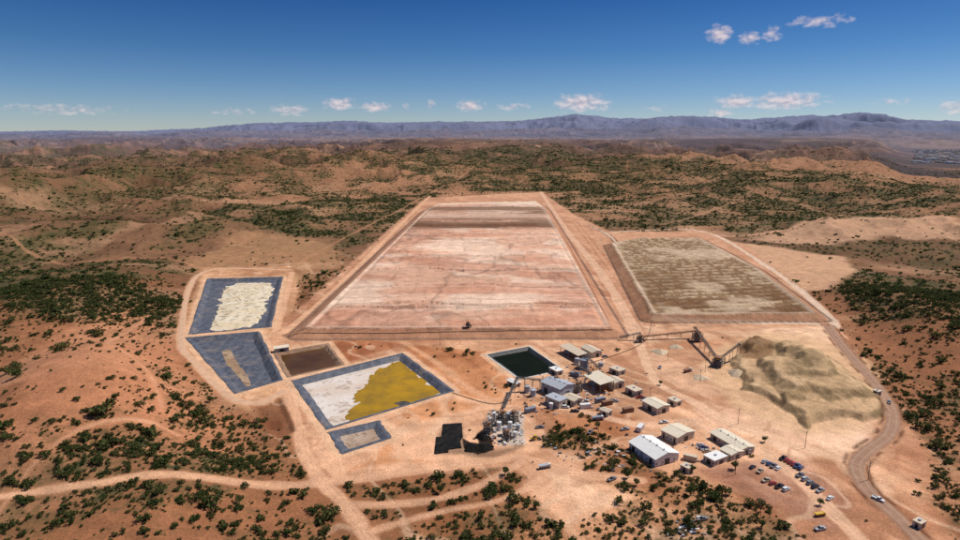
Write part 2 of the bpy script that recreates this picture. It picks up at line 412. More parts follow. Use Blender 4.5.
vm=nt.n('ShaderNodeVectorMath',operation='SCALE'); nt.l(ca.outputs['Color'],vm.inputs[0]); nt.l(k,vm.inputs['Scale'])
c1=mixrgb(nt,near,ca.outputs['Color'],vm.outputs[0])
vs=mmath(nt,'MULTIPLY',va.outputs['Fac'],mrange(nt,nC,.50,.62))
vs=mmath(nt,'MULTIPLY',vs,0.55,True); vs=mmath(nt,'MULTIPLY',vs,near)
c2=mixrgb(nt,vs,c1,(0.100,0.076,0.030))
nD=noise(nt,pos,0.035,4,.75)
vs2=mmath(nt,'MULTIPLY',va.outputs['Fac'],mrange(nt,nD,.50,.58)); vs2=mmath(nt,'MULTIPLY',vs2,.55,True); vs2=mmath(nt,'MULTIPLY',vs2,near)
c3=mixrgb(nt,vs2,c2,(0.060,0.056,0.024))
nt.l(c3,b.inputs['Base Color']); b.inputs['Roughness'].default_value=.95; b.inputs['Specular IOR Level'].default_value=.1
bp=nt.n('ShaderNodeBump'); bp.inputs['Strength'].default_value=.6; bp.inputs['Distance'].default_value=.5
nt.l(mmath(nt,'ADD',nA,mmath(nt,'MULTIPLY',nB,3.0)),bp.inputs['Height']); nt.l(bp.outputs[0],b.inputs['Normal'])
me.materials.append(m)
_mc={}
def M(name,c,rough=.8,metal=0.0,amt=.2,scale=1.5,ribs=0,spec=.3,dust=.3):
    if name in _mc: return _mc[name]
    m,nt,b=newmat(name)
    tc=nt.n('ShaderNodeTexCoord'); o=tc.outputs['Object']
    n_=noise(nt,o,scale,4,.65)
    f=mrange(nt,n_,.3,.7,1-amt,1+amt)
    vm=nt.n('ShaderNodeVectorMath',operation='SCALE'); vm.inputs[0].default_value=c[:3]
    nt.l(f,vm.inputs['Scale']); out=vm.outputs[0]
    if dust:
        n2_=noise(nt,o,scale*.25,3,.6)
        out=mixrgb(nt,mrange(nt,n2_,.45,.75,0,dust),out,(0.45,0.32,0.22))
    if ribs:
        w=nt.n('ShaderNodeTexWave',wave_type='BANDS',bands_direction='X'); w.inputs['Scale'].default_value=ribs
        nt.l(o,w.inputs['Vector'])
        out=mixrgb(nt,mrange(nt,w.outputs['Fac'],0,.4,.16,0),out,(0.15,0.12,0.10))
    nt.l(out,b.inputs['Base Color']); b.inputs['Roughness'].default_value=rough; b.inputs['Metallic'].default_value=metal
    b.inputs['Specular IOR Level'].default_value=spec
    _mc[name]=m; return m
mWhite=M('white_sheet',(.78,.76,.72),ribs=.5,amt=.1,dust=.15); mCream=M('cream_sheet',(.72,.62,.47),ribs=.5,amt=.12,dust=.2)
mTan=M('tan_sheet',(.62,.50,.37),ribs=.5); mGrey=M('galvanised_sheet',(.42,.44,.48),.5,0,ribs=.5); mWall=M('wall_block',(.58,.50,.40))
mDark=M('dark_opening',(.03,.03,.035),.4,dust=0); mSteel=M('steel_paint',(.17,.15,.14),.5,amt=.3); mRust=M('rusty_steel',(.24,.12,.07),.8)
mBlue=M('blue_grey_paint',(.22,.25,.30),.5); mGlass=M('window_glass',(.05,.07,.09),.1,amt=.05,spec=.8,dust=.1); mConc=M('concrete',(.48,.42,.35))
mYel=M('yellow_paint',(.62,.38,.05),.5); mTire=M('tyre_rubber',(.025,.025,.025),.9); mBelt=M('conveyor_belt',(.05,.045,.04),.9)
mWood=M('weathered_wood',(.12,.07,.04)); mWht=M('white_paint',(.72,.70,.67),.5,amt=.08,dust=.2)
# ------------------------------------------------------------------ mesh builder
class MB:
    def __init__(s): s.v=[];s.f=[];s.m=[];s.mats=[]
    def mi(s,m):
        if m not in s.mats: s.mats.append(m)
        return s.mats.index(m)
    def add(s,vs,fs,m):
        o=len(s.v); s.v+= [tuple(v) for v in vs]; k=s.mi(m)
        for f in fs: s.f.append(tuple(o+a for a in f)); s.m.append(k)
    def box(s,x0,x1,y0,y1,z0,z1,m):
        s.add([(x0,y0,z0),(x1,y0,z0),(x1,y1,z0),(x0,y1,z0),(x0,y0,z1),(x1,y0,z1),(x1,y1,z1),(x0,y1,z1)],
              [(0,3,2,1),(4,5,6,7),(0,1,5,4),(1,2,6,5),(2,3,7,6),(3,0,4,7)],m)
    def hull8(s,lo,hi,m):
        s.add(list(lo)+list(hi),[(0,3,2,1),(4,5,6,7),(0,1,5,4),(1,2,6,5),(2,3,7,6),(3,0,4,7)],m)
    def cyl(s,x,y,z0,z1,r0,r1,m,n=16,axis='z',cap=True):
        vs=[]
        for zz,rr in ((z0,r0),(z1,r1)):
            for i in range(n):
                a=2*math.pi*i/n; c_,s_=rr*math.cos(a),rr*math.sin(a)
                vs.append((x+c_,y+s_,zz) if axis=='z' else (x+c_,zz,y+s_) if axis=='y' else (zz,x+c_,y+s_))
        fs=[(i,(i+1)%n,n+(i+1)%n,n+i) for i in range(n)]
        if cap: fs+= [tuple(range(n-1,-1,-1)),tuple(range(n,2*n))]
        s.add(vs,fs,m)
    def beam(s,p,q,w,m,h=None):
        p=Vector(p);q=Vector(q);d=(q-p)
        if d.length<1e-6: return
        d.normalize(); up=Vector((0,0,1)) if abs(d.z)<.95 else Vector((1,0,0))
        a=d.cross(up).normalized()*w*.5; b_=a.cross(d).normalized()*(h or w)*.5
        lo=[p-a-b_,p+a-b_,p+a+b_,p-a+b_]; hi=[q-a-b_,q+a-b_,q+a+b_,q-a+b_]
        s.hull8(lo,hi,m)
    def obj(s,name,parent=None,mat=None,smooth=False):
        me=bpy.data.meshes.new(name); me.from_pydata(s.v,[],s.f)
        for m in s.mats: me.materials.append(m)
        me.polygons.foreach_set('material_index',s.m)
        if smooth: me.polygons.foreach_set('use_smooth',[True]*len(s.f))
        me.validate(); me.update()
        o=bpy.data.objects.new(name,me); scene.collection.objects.link(o)
        if parent: o.parent=parent
        if mat is not None: o.matrix_world=mat if not parent else o.matrix_world
        return o
def empty(name,mat):
    e=bpy.data.objects.new(name,None); e.empty_display_size=.5; scene.collection.objects.link(e); e.matrix_world=mat; return e
def frame(p1,p2,zoff=0):
    a=Vector(G(*p1)); b_=Vector(G(*p2)); u=b_-a; L=u.length; ang=math.atan2(u.y,u.x)
    n_=Vector((-u.y,u.x))
    mid=(a+b_)/2+n_.normalized()*4
    return Matrix.Translation((a.x,a.y,zat(mid.x,mid.y)-0.1+zoff))@Matrix.Rotation(ang,4,'Z'),L
# ------------------------------------------------------------------ buildings
def building(name,p1,p2,W,h,roof='gable',mw=None,mr=None,rise=None,doors=1,wins=4,open_=False,ridge='x'):
    mw=mw or mWall; mr=mr or mTan
    Mx,L=frame(p1,p2); e=empty(name,Mx)
    if rise is None: rise=W*.12
    w=MB()
    if roof=='flat' : rise=0
    def top(x,y):
        if roof=='flat': return h
        if roof=='shed': return h+rise*(y/W)
        return h+rise*(1-abs(2*y/W-1))
    if not open_:
        if roof=='gable':
            w.add([(0,0,0),(L,0,0),(L,W,0),(0,W,0),(0,0,h),(L,0,h),(L,W,h),(0,W,h),(0,W/2,h+rise),(L,W/2,h+rise)],
                  [(0,1,5,4),(1,2,6,9,5),(2,3,7,6),(3,0,4,8,7)],mw)
        else:
            w.add([(0,0,0),(L,0,0),(L,W,0),(0,W,0),(0,0,h),(L,0,h),(L,W,top(0,W)),(0,W,top(0,W))],
                  [(0,1,5,4),(1,2,6,5),(2,3,7,6),(3,0,4,7),(4,5,6,7)],mw)
        w.obj('walls',e)
        d=MB()
        for i in range(doors):
            cx=L*(i+.5)/doors; dw=min(3.0,L/doors*.35); dh=min(h*.7,3.4)
            d.box(cx-dw/2,cx+dw/2,-.04,-.003,0.1,dh,mDark if i%2==0 else mGrey)
            d.box(cx-dw/2-.12,cx+dw/2+.12,-.12,-.05,dh,dh+.18,mSteel)
        d.box(L+.003,L+.04,W*.4,W*.4+min(3,W*.3),.1,min(h*.7,3.2),mDark)
        d.obj('doors',e)
        wn=MB()
        for i in range(wins):
            cx=L*(i+.5)/wins
            zz=h-1.5 if h>4 else 1.0
            yy=W*(i+.5)/wins
            if h>4.2 or not any(abs(cx-L*(k_+.5)/doors)<min(3.0,L/doors*.35)/2+.6 for k_ in range(doors)):
                wn.box(cx-.5,cx+.5,-.05,-.003,zz,zz+.8,mGlass); wn.box(cx-.6,cx+.6,-.16,-.003,zz-.12,zz-.003,mWht)
            if i%2==0:
                wn.box(-.05,-.003,yy-.5,yy+.5,zz,zz+.8,mGlass)
                if i!=wins//2: wn.box(L+.003,L+.05,yy-.5,yy+.5,zz+.02,zz+.8,mGlass)
        wn.obj('windows',e)
    else:
        n=max(2,int(L/5)+1)
        for i in range(n):
            x=0.3+(L-.6)*i/(n-1)
            for y in (.3,W-.3): w.box(x-.14,x+.14,y-.14,y+.14,0,top(x,y)-.05,mSteel)
            w.beam((x,.3,h-.3),(x,W-.3,top(x,W-.3)-.3),.2,mSteel)
        w.box(.5,L-.5,W-.14,W-.02,0,h*.75,mw)
        w.box(L*.1,L*.4,W*.25,W*.7,0,h*.4,mBlue); w.box(L*.5,L*.8,W*.3,W*.6,0,h*.5,mRust)
        w.obj('frame',e)
    r=MB(); o=.5; t=.14
    def slab(P):
        up=Vector((0,0,t)); lo=[Vector(p)+Vector((0,0,.03)) for p in P]
        r.hull8(lo,[p+up for p in lo],mr)
    if roof=='flat':
        r.box(-.2,L+.2,-.2,W+.2,h+.02,h+.2,mr)
        for i in range(max(1,int(L/8))):
            x=L*(i+.5)/max(1,int(L/8)); r.box(x-.5,x+.5,W*.5-.5,W*.5+.5,h+.21,h+.8,mGrey)
    elif roof=='shed': slab([(-o,-o,h),(L+o,-o,h),(L+o,W+o,h+rise),(-o,W+o,h+rise)])
    else:
        slab([(-o,-o,h-o*rise*2/W),(L+o,-o,h-o*rise*2/W),(L+o,W/2-.01,h+rise),(-o,W/2-.01,h+rise)])
        slab([(-o,W/2+.01,h+rise),(L+o,W/2+.01,h+rise),(L+o,W+o,h-o*rise*2/W),(-o,W+o,h-o*rise*2/W)])
        r.box(-o,L+o,W/2-.2,W/2+.2,h+rise+.17,h+rise+.24,mr)
    if L>14 and roof=='gable' and not open_:
        for i in range(4):
            x=L*(i+.5)/4; r.cyl(x,W/2,h+rise+.1,h+rise+.8,.3,.3,mGrey,10)
    r.obj('roof',e)
    return e
building('white_warehouse',(629,449),(655,467),14,4.0,'gable',mWhite,mWhite,doors=3,wins=8,rise=1.9)
building('maintenance_building',(661,437),(677,445),13,4,'gable',mWall,mCream,doors=3,rise=1)
building('office_building',(710,438),(740,456),9,3.2,'gable',mWall,mCream,doors=3,wins=8,rise=.8)
building('site_office',(703,461),(714,467),9,3,'flat',mWall,mWhite)
building('site_office',(720,455),(731,461),8,3.2,'gable',mWall,mCream,rise=.7)
building('gatehouse',(912,526),(920,530),4,2.6,'flat',mWall,mTan,wins=2)
building('storage_shed',(560,352),(578,362),7,4.5,'shed',mGrey,mTan,open_=True)
building('storage_shed',(581,352),(592,358),8,4,'gable',mWall,mTan)
building('process_building',(584,384),(600,394),10,6,'shed',mWall,mCream,open_=True)
building('process_building',(541,391),(560,399),12,6,'gable',mGrey,mGrey,doors=2)
building('refinery_building',(545,403),(559,409),7,4.5,'flat',mWall,mGrey)
building('storage_shed',(563,402),(574,407),7,3.5,'gable',mWall,mTan)
building('workshop',(606,384),(615,389),7,4,'gable',mWall,mTan)
building('workshop',(625,392),(635,397),6,3.5,'flat',mWall,mTan)
building('warehouse',(642,407),(657,415),9,4,'gable',mWall,mCream,rise=.8)
building('storage_shed',(667,403),(676,407),5,3,'flat',mWall,mTan,wins=2)
building('pump_house',(275,353),(289,351),4,3,'shed',mWall,mCream,wins=2)
building('laboratory_building',(609,372),(619,376),6,3.2,'flat',mWall,mTan,wins=3)
building('storage_shed',(549,372),(557,376),5,3,'flat',mWall,mWhite,wins=2)
building('guard_hut',(872,398),(877,400),3,2.6,'flat',mWall,mCream,wins=1)
building('pump_house',(507,384),(516,388),4,2.6,'gable',mWall,mWhite,wins=2)
building('storage_shed',(680,470),(688,474),4,2.8,'flat',mWall,mTan,wins=2)
building('storage_shed',(600,414),(608,417),4,2.8,'gable',mWall,mTan,wins=2)
def tank(name,p,r,h,m,cone=.2):
    x,y=G(*p); b_=MB(); b_.cyl(0,0,-.3,.35,r+.4,r+.4,mConc,24); b_.cyl(0,0,.352,h,r,r,m,28); b_.cyl(0,0,h+.002,h+r*cone,r+.06,.25,m,28)
    for zz in (h*.33,h*.66,h-.1): b_.cyl(0,0,zz,zz+.1,r+.05,r+.05,mSteel,28)
    for dx in (-.25,.25): b_.beam((r+.25,dx,.3),(r+.25,dx,h+.8),.07,mSteel)
    for k_ in range(int(h/.5)): b_.beam((r+.25,-.25,.5+k_*.5),(r+.25,.25,.5+k_*.5),.05,mSteel)
    b_.beam((-r-.1,0,.6),(-r-3,0,.6),.3,mSteel)
    o=b_.obj(name); o.matrix_world=Matrix.Translation((x,y,zat(x,y)))@Matrix.Rotation(random.random()*6,4,'Z'); return o
tank('storage_tank',(584,368),2.8,6,mBlue); tank('storage_tank',(577,364),1.6,4,mGrey)
for p,r_,h_,m_ in [((527,392),1.7,4,mGrey),((533,396),1.7,4,mGrey),((571,391),1.7,4,mBlue),((566,386),1.3,4,mTan),((551,408),1.2,3,mWhite),
   ((499,430),1.2,4.5,mWht),((505,435),1.2,4.5,mGrey),((510,429),1.1,4,mWht),((515,437),1.0,3,mWht),((494,422),1.0,5.5,mWht),((508,420),1.2,4,mGrey),((601,366),1.6,2.5,mGrey),((518,430),1.0,3,mGrey)]:
    tank('storage_tank',p,r_,h_,m_)
def conveyor(name,p1,z1,p2,z2,w=1.4,belt=mBelt,m=mSteel):
    a=Vector((*G(*p1),z1)); b_=Vector((*G(*p2),z2)); d=b_-a; L=d.length; u=d.normalized(); s_=Vector((-u.y,u.x,0)).normalized()*w/2
    B=MB(); up=Vector((0,0,1.1)); n=max(3,int(L/3))
    for sgn in (-1,1):
        B.beam(a+s_*sgn,b_+s_*sgn,.18,m); B.beam(a+s_*sgn+up,b_+s_*sgn+up,.14,m)
        for i in range(n):
            p=a+d*(i/n)+s_*sgn; q=a+d*((i+1)/n)+s_*sgn
            B.beam(p,p+up,.1,m); B.beam(p,q+up,.08,m) if i%2 else B.beam(p+up,q,.08,m)
    B.beam(a+Vector((0,0,.5)),b_+Vector((0,0,.5)),w*.8,belt,.15)
    K_=max(3,int(L/10))
    for i in range(1,K_+1):
        p=a+d*(i/K_); g=zat(p.x,p.y)
        if p.z-g>1:
            for sgn in (-1,1): B.beam(p+s_*sgn,Vector((p.x+s_.x*sgn*2,p.y+s_.y*sgn*2,g-.2)),.22,m)
            B.beam(p+s_,p-s_,.16,m)
    for q in (a,b_):
        B.beam(q+s_*1.1+Vector((0,0,.5)),q-s_*1.1+Vector((0,0,.5)),.7,m)
    return B.obj(name)
conveyor('belt_conveyor',(504,411),2,(517,391),8,1.4); conveyor('belt_conveyor',(517,391),8,(540,390),6)
conveyor('belt_conveyor',(640,340),2,(694,338),5,1.5,m=mRust); conveyor('belt_conveyor',(694,338),8,(716,364),4,2.0,m=mRust)
conveyor('stacker_conveyor',(716,366),3,(738,360),11,1.5); conveyor('belt_conveyor',(484,437),7,(498,424),3,1.2)
conveyor('belt_conveyor',(575,372),5,(590,384),7); conveyor('belt_conveyor',(600,374),3,(585,367),8)
conveyor('belt_conveyor',(620,340),2,(640,340),5,1.6)
def plant(name,p,s=1.0,h=10,ang=.3):
    x,y=G(*p); B=MB(); w=3*s
    for lv in range(1,4):
        z=h*lv/4
        B.box(-w,w,-w*.8,w*.8,z,z+.15,mSteel)
        for a,b_ in (((-w,-w*.8),(w,-w*.8)),((w,-w*.8),(w,w*.8)),((w,w*.8),(-w,w*.8)),((-w,w*.8),(-w,-w*.8))):
            B.beam((*a,z+1.1),(*b_,z+1.1),.07,mYel); B.beam((*a,z+.1),(*b_,z-h/4+.2),.12,mSteel)
    for sx in (-1,1):
        for sy in (-1,1): B.box(sx*w-.16,sx*w+.16,sy*w*.8-.16,sy*w*.8+.16,-.4,h,mSteel)
    B.hull8([(-.6*s,-.6*s,h*.55),(.6*s,-.6*s,h*.55),(.6*s,.6*s,h*.55),(-.6*s,.6*s,h*.55)],[(-2.2*s,-2*s,h+.6),(2.2*s,-2*s,h+.6),(2.2*s,2*s,h+.6),(-2.2*s,2*s,h+.6)],mRust)
    B.cyl(0,0,h*.28,h*.54,1.3*s,1.0*s,mGrey,18); B.box(-1.4*s,1.4*s,-1*s,1*s,.1,h*.24,mBlue)
    B.cyl(1.9*s,1.2*s,h*.27,h*.48,.5*s,.5*s,mYel,12)
    B.beam((w,0,h*.5),(w+2.5*s,0,.3),.9,mSteel); B.beam((-w,-w*.5,h*.75),(-w-3,-w*.5,0),.5,mSteel,.2)
    o=B.obj(name); o.matrix_world=Matrix.Translation((x,y,zat(x,y)))@Matrix.Rotation(ang,4,'Z'); return o
plant('crushing_plant',(697,341),1.0,7,.1); plant('crushing_plant',(718,366),1.2,6,.9); plant('screening_tower',(488,434),.6,6,.5)
plant('screening_tower',(502,424),.6,7,.2); plant('screening_tower',(556,388),.5,7,.3); plant('crushing_plant',(640,342),.7,5,.2); plant('screening_tower',(578,392),.6,6,.6)
plant('screening_tower',(514,422),.6,6,.9); plant('screening_tower',(507,440),.5,5,.4); plant('screening_tower',(468,334),.5,3.5,.0)
# ------------------------------------------------------------------ clutter
def container(p,ang,m):
    x,y=G(*p); B=MB(); B.box(-3,3,-1.2,1.2,.1,2.6,m)
    for i in range(14):
        xx=-2.85+i*.42
        B.box(xx,xx+.14,-1.26,-1.203,.2,2.5,m); B.box(xx,xx+.14,1.203,1.26,.2,2.5,m)
    for sx in (-3.03,2.95):
        for sy in (-1.25,1.13): B.box(sx,sx+.1,sy,sy+.13,.02,2.66,mSteel)
    B.box(3.003,3.05,-1.0,-.03,.25,2.45,mGrey);B.box(3.003,3.05,.03,1.0,.25,2.45,mGrey)
    o=B.obj('shipping_container'); o.matrix_world=Matrix.Translation((x,y,zat(x,y)))@Matrix.Rotation(ang,4,'Z')
for p,a,m_ in [((600,402),.4,mBlue),((607,405),.4,mRust),((640,430),1.0,mWht),((585,408),.2,mWht),((530,412),.5,mBlue),((690,460),-.5,mTan),((575,376),-.5,mBlue),((628,412),.3,mRust),((744,452),-.5,mWht)]:
    container(p,a,m_)
B=MB()
for k_ in range(120):
    px=random.uniform(487,523); py=random.uniform(411,445)
    x,y=G(px,py); z=zat(x,y); s_=random.uniform(.25,.7)
    t=random.uniform(.75,1)
    B.hull8([(x-s_,y-s_,z),(x+s_,y-s_,z),(x+s_,y+s_,z),(x-s_,y+s_,z)],[(x-s_*t,y-s_*t,z+s_*1.5),(x+s_*t,y-s_*t,z+s_*1.5),(x+s_*t,y+s_*t,z+s_*1.6),(x-s_*t,y+s_*t,z+s_*1.6)],random.choice([mWht,mWht,mCream,mGrey,mSteel,mGrey,mRust]))
B.obj('bulk_bags')
B=MB()
for k_ in range(300):
    px,py=random.choice([(random.gauss(600,25),random.gauss(395,12)),(random.gauss(585,12),random.gauss(376,8)),(random.gauss(540,10),random.gauss(405,8)),(random.gauss(665,35),random.gauss(452,10)),(random.gauss(690,10),random.gauss(530,5)),(random.gauss(600,30),random.gauss(455,8)),(random.gauss(570,30),random.gauss(385,12))])
    x,y=G(px,py); z=zat(x,y); s_=random.uniform(.2,.9); q_=random.uniform(.3,1)
    B.box(x-s_,x+s_,y-s_*q_,y+s_*q_,z-.1,z+random.uniform(.2,1.1),random.choice([mWht,mSteel,mRust,mWood,mBlue,mGrey]))
B.obj('scrap_piles')
B=MB()
for pts in ([(283,337),(380,337),(480,336),(612,335)],[(540,380),(548,378),(560,371)],[(575,368),(640,345),(652,322)],[(612,335),(563,236),(546,204)],[(300,331),(428,205)],[(452,393),(490,404),(512,400)]):
    P=[Vector((*g,zat(*g)+.3)) for g in spline(GP(pts),10)]
    for a,b_ in zip(P,P[1:]): B.beam(a,b_,.25,mBelt)
B.obj('process_pipeline')
def pole(p,h=9):
    x,y=G(*p); B=MB(); B.cyl(0,0,-.5,h,.14,.09,mWood,8); B.box(-1.1,1.1,-.06,.06,h-.9,h-.75,mWood)
    for xx in (-1,0,1): B.cyl(xx,0,h-.74,h-.5,.06,.05,mWht,6)
    o=B.obj('utility_pole'); o.matrix_world=Matrix.Translation((x,y,zat(x,y)))@Matrix.Rotation(.5,4,'Z'); return (x,y,zat(x,y)+h-.5)
def wires(P):
    B=MB()
    for a,b_ in zip(P,P[1:]):
        a=Vector(a);b_=Vector(b_)
        for off in (-1,1):
            pr=None
            for i in range(9):
                t=i/8; q=a.lerp(b_,t)+Vector((off,0,-2.0*4*t*(1-t)*.5))
                if pr: B.beam(pr,q,.035,mSteel)
                pr=q
    B.obj('power_line')
wires([pole(p) for p in [(598,440),(650,402),(700,383),(738,424),(805,448),(868,480)]])
wires([pole(p) for p in [(738,424),(735,475),(760,520)]]); pole((668,360)); pole((705,372)); pole((440,345))
# ------------------------------------------------------------------ vehicles
paints={n:M('car_paint_'+n,c,.25,0,.04,1,spec=.6,dust=.2) for n,c in dict(white=(.72,.72,.71),silver=(.42,.43,.45),red=(.35,.03,.02),black=(.02,.02,.025),blue=(.05,.08,.18),grey=(.2,.2,.21),beige=(.5,.42,.3)).items()}
def wheels(B,xs,w,r_,t=.25):
    for x in xs:
        for s_ in (-1,1):
            y0=s_*(w/2); B.cyl(x,r_,min(y0,y0-s_*t),max(y0,y0-s_*t),r_,r_,mTire,14,'y'); B.cyl(x,r_,y0-(.02 if s_<0 else 0),y0+(.02 if s_>0 else -.003),r_*.5,r_*.5,mGrey,10,'y')
def loft(B,secs,m,cap=True):
    vs=[]
    for x,w,z0,z1 in secs: vs+=[(x,-w,z0),(x,w,z0),(x,w,z0+(z1-z0)*.7),(x,w*.9,z1),(x,-w*.9,z1),(x,-w,z0+(z1-z0)*.7)]
    fs=[]
    for i in range(len(secs)-1):
        for k_ in range(6): a=i*6+k_; b_=i*6+(k_+1)%6; fs.append((a,b_,b_+6,a+6))
    fs.append(tuple(range(5,-1,-1))); fs.append(tuple(range(len(secs)*6-6,len(secs)*6)))
    B.add(vs,fs,m)
def car_mesh(kind,paint):
    B=MB(); p=paints[paint]
    if kind=='car':
        loft(B,[(-2.2,.75,.4,.85),(-2.05,.85,.3,.98),(-.9,.88,.28,1.0),(.9,.88,.28,.98),(2.0,.84,.3,.82),(2.2,.7,.4,.7)],p)
        B.hull8([(-1.75,-.76,1.0),(1.1,-.76,.99),(1.1,.76,.99),(-1.75,.76,1.0)],[(-1.2,-.62,1.42),(.35,-.62,1.42),(.35,.62,1.42),(-1.2,.62,1.42)],mGlass)
        B.box(-1.22,.37,-.64,.64,1.423,1.47,p); wheels(B,(-1.35,1.35),1.78,.32)
    elif kind=='suv':
        loft(B,[(-2.3,.85,.45,1.1),(-2.2,.92,.35,1.15),(1.0,.94,.35,1.15),(2.15,.9,.4,1.0),(2.3,.75,.5,.85)],p)
        B.hull8([(-2.15,-.84,1.15),(1.15,-.84,1.15),(1.15,.84,1.15),(-2.15,.84,1.15)],[(-1.95,-.72,1.7),(.6,-.72,1.7),(.6,.72,1.7),(-1.95,.72,1.7)],mGlass)
        B.box(-1.97,.62,-.74,.74,1.703,1.77,p); wheels(B,(-1.4,1.45),1.9,.38)
    else:
        loft(B,[(-2.6,.9,.5,.75),(-2.58,.93,.45,.8),(.3,.94,.45,.8),(1.2,.94,.45,1.12),(2.5,.9,.5,1.02),(2.65,.8,.55,.9)],p)
        for y in (-.93,.86): B.box(-2.6,-.4,y,y+.07,.8,1.2,p)
        B.box(-2.66,-2.6,-.93,.93,.6,1.2,p)
        B.hull8([(-.4,-.86,.81),(1.35,-.86,1.1),(1.35,.86,1.1),(-.4,.86,.81)],[(-.25,-.72,1.72),(.75,-.72,1.72),(.75,.72,1.72),(-.25,.72,1.72)],mGlass)
        B.box(-.28,.78,-.74,.74,1.723,1.79,p); wheels(B,(-1.6,1.7),1.9,.4)
    o=B.obj('tmp'); me=o.data; bpy.data.objects.remove(o); return me
_cm={}
def vehicle(kind,paint,p,ang):
    if (kind,paint) not in _cm:
        _cm[(kind,paint)]=car_mesh(kind,paint); _cm[(kind,paint)].name=kind+'_'+paint
    x,y=G(*p); o=bpy.data.objects.new({'car':'parked_car','suv':'parked_suv','pickup':'pickup_truck'}[kind],_cm[(kind,paint)])
    scene.collection.objects.link(o); o.matrix_world=Matrix.Translation((x,y,zat(x,y)))@Matrix.Rotation(ang,4,'Z')@Matrix.Scale(.92,4)
cols=['white','white','silver','red','black','blue','grey','grey','beige','red']; kinds=['car','pickup','suv','pickup','car']
def row(pa,pb,n,ang,skip=.12):
    for i in range(n):
        if random.random()<skip: continue
        t=i/max(1,n-1); vehicle(random.choice(kinds),random.choice(cols),(pa[0]+(pb[0]-pa[0])*t,pa[1]+(pb[1]-pa[1])*t),ang+random.gauss(0,.06))
row((783,459),(804,471),7,.65,.05); row((760,460),(778,469),5,.65,.3); row((766,481),(786,490),4,.5,.3); row((800,476),(830,499),7,.6,.25)
row((745,464),(760,472),3,.65,.3)
row((607,396),(619,405),4,.2,.2); row((585,402),(600,410),3,.3,.3); row((640,398),(650,402),3,.4,0); row((556,404),(575,412),3,-.2,.2); row((598,352),(612,362),3,.4,.3); row((700,446),(707,452),3,.2,0)
for p,a in [((540,428),.2),((878,500),-1.0),((625,430),.3),((590,433),1),((664,423),.2),((820,530),.3),((660,368),1.2),((702,520),.3),((612,480),.6),((889,403),1)]:
    vehicle('pickup',random.choice(['white','white','silver','grey']),p,a)
def truck(name,p,ang,mc,mb,s=1.0):
    B=MB(); B.box(-4*s,2.2*s,-.5*s,.5*s,.8*s,1.1*s,mSteel)
    B.hull8([(2.3*s,-1.2*s,.7*s),(4*s,-1.2*s,.7*s),(4*s,1.2*s,.7*s),(2.3*s,1.2*s,.7*s)],[(2.3*s,-1.1*s,2.9*s),(3.5*s,-1.1*s,2.9*s),(3.5*s,1.1*s,2.9*s),(2.3*s,1.1*s,2.9*s)],mc)
    B.hull8([(3.72*s,-1*s,2.0*s),(3.8*s,-1*s,2*s),(3.8*s,1*s,2*s),(3.72*s,1*s,2*s)],[(3.55*s,-1*s,2.7*s),(3.62*s,-1*s,2.7*s),(3.62*s,1*s,2.7*s),(3.55*s,1*s,2.7*s)],mGlass)
    B.hull8([(-3.8*s,-.9*s,1.15*s),(1.6*s,-.9*s,1.15*s),(1.6*s,.9*s,1.15*s),(-3.8*s,.9*s,1.15*s)],[(-4.4*s,-1.35*s,2.6*s),(2.1*s,-1.35*s,2.8*s),(2.1*s,1.35*s,2.8*s),(-4.4*s,1.35*s,2.6*s)],mb)
    wheels(B,(-3*s,-1.8*s,2.9*s),2.5*s,.55*s,.5*s)
    x,y=G(*p); o=B.obj(name); o.matrix_world=Matrix.Translation((x,y,zat(x,y)))@Matrix.Rotation(ang,4,'Z')
truck('dump_truck',(820,516),.2,mYel,mYel,.55); truck('tank_truck',(545,468),.3,mWht,mGrey,.7); truck('dump_truck',(598,420),.2,mWht,mBlue,.8); truck('dump_truck',(688,372),.5,mWht,mRust,.8)
def loader(p,ang):
    B=MB(); B.hull8([(-3,-1.1,.9),(1,-1.1,.9),(1,1.1,.9),(-3,1.1,.9)],[(-2.8,-.9,2),(.8,-.9,2.1),(.8,.9,2.1),(-2.8,.9,2)],mYel)
    B.box(-.9,.7,-.75,.75,2.1,3.2,mGlass); B.box(-1,.8,-.85,.85,3.203,3.35,mYel)
    for y in (-.7,.7): B.beam((.6,y,1.8),(3.3,y,.8),.3,mYel)
    B.hull8([(3.1,-1.5,.1),(4.3,-1.5,.1),(4.3,1.5,.1),(3.1,1.5,.1)],[(3.0,-1.5,1.4),(3.6,-1.5,1.3),(3.6,1.5,1.3),(3.0,1.5,1.4)],mSteel)
    wheels(B,(-1.9,1.9),2.6,.85,.6)
    x,y=G(*p); o=B.obj('wheel_loader'); o.matrix_world=Matrix.Translation((x,y,zat(x,y)))@Matrix.Rotation(ang,4,'Z')@Matrix.Scale(.8,4)
loader((535,440),.3)
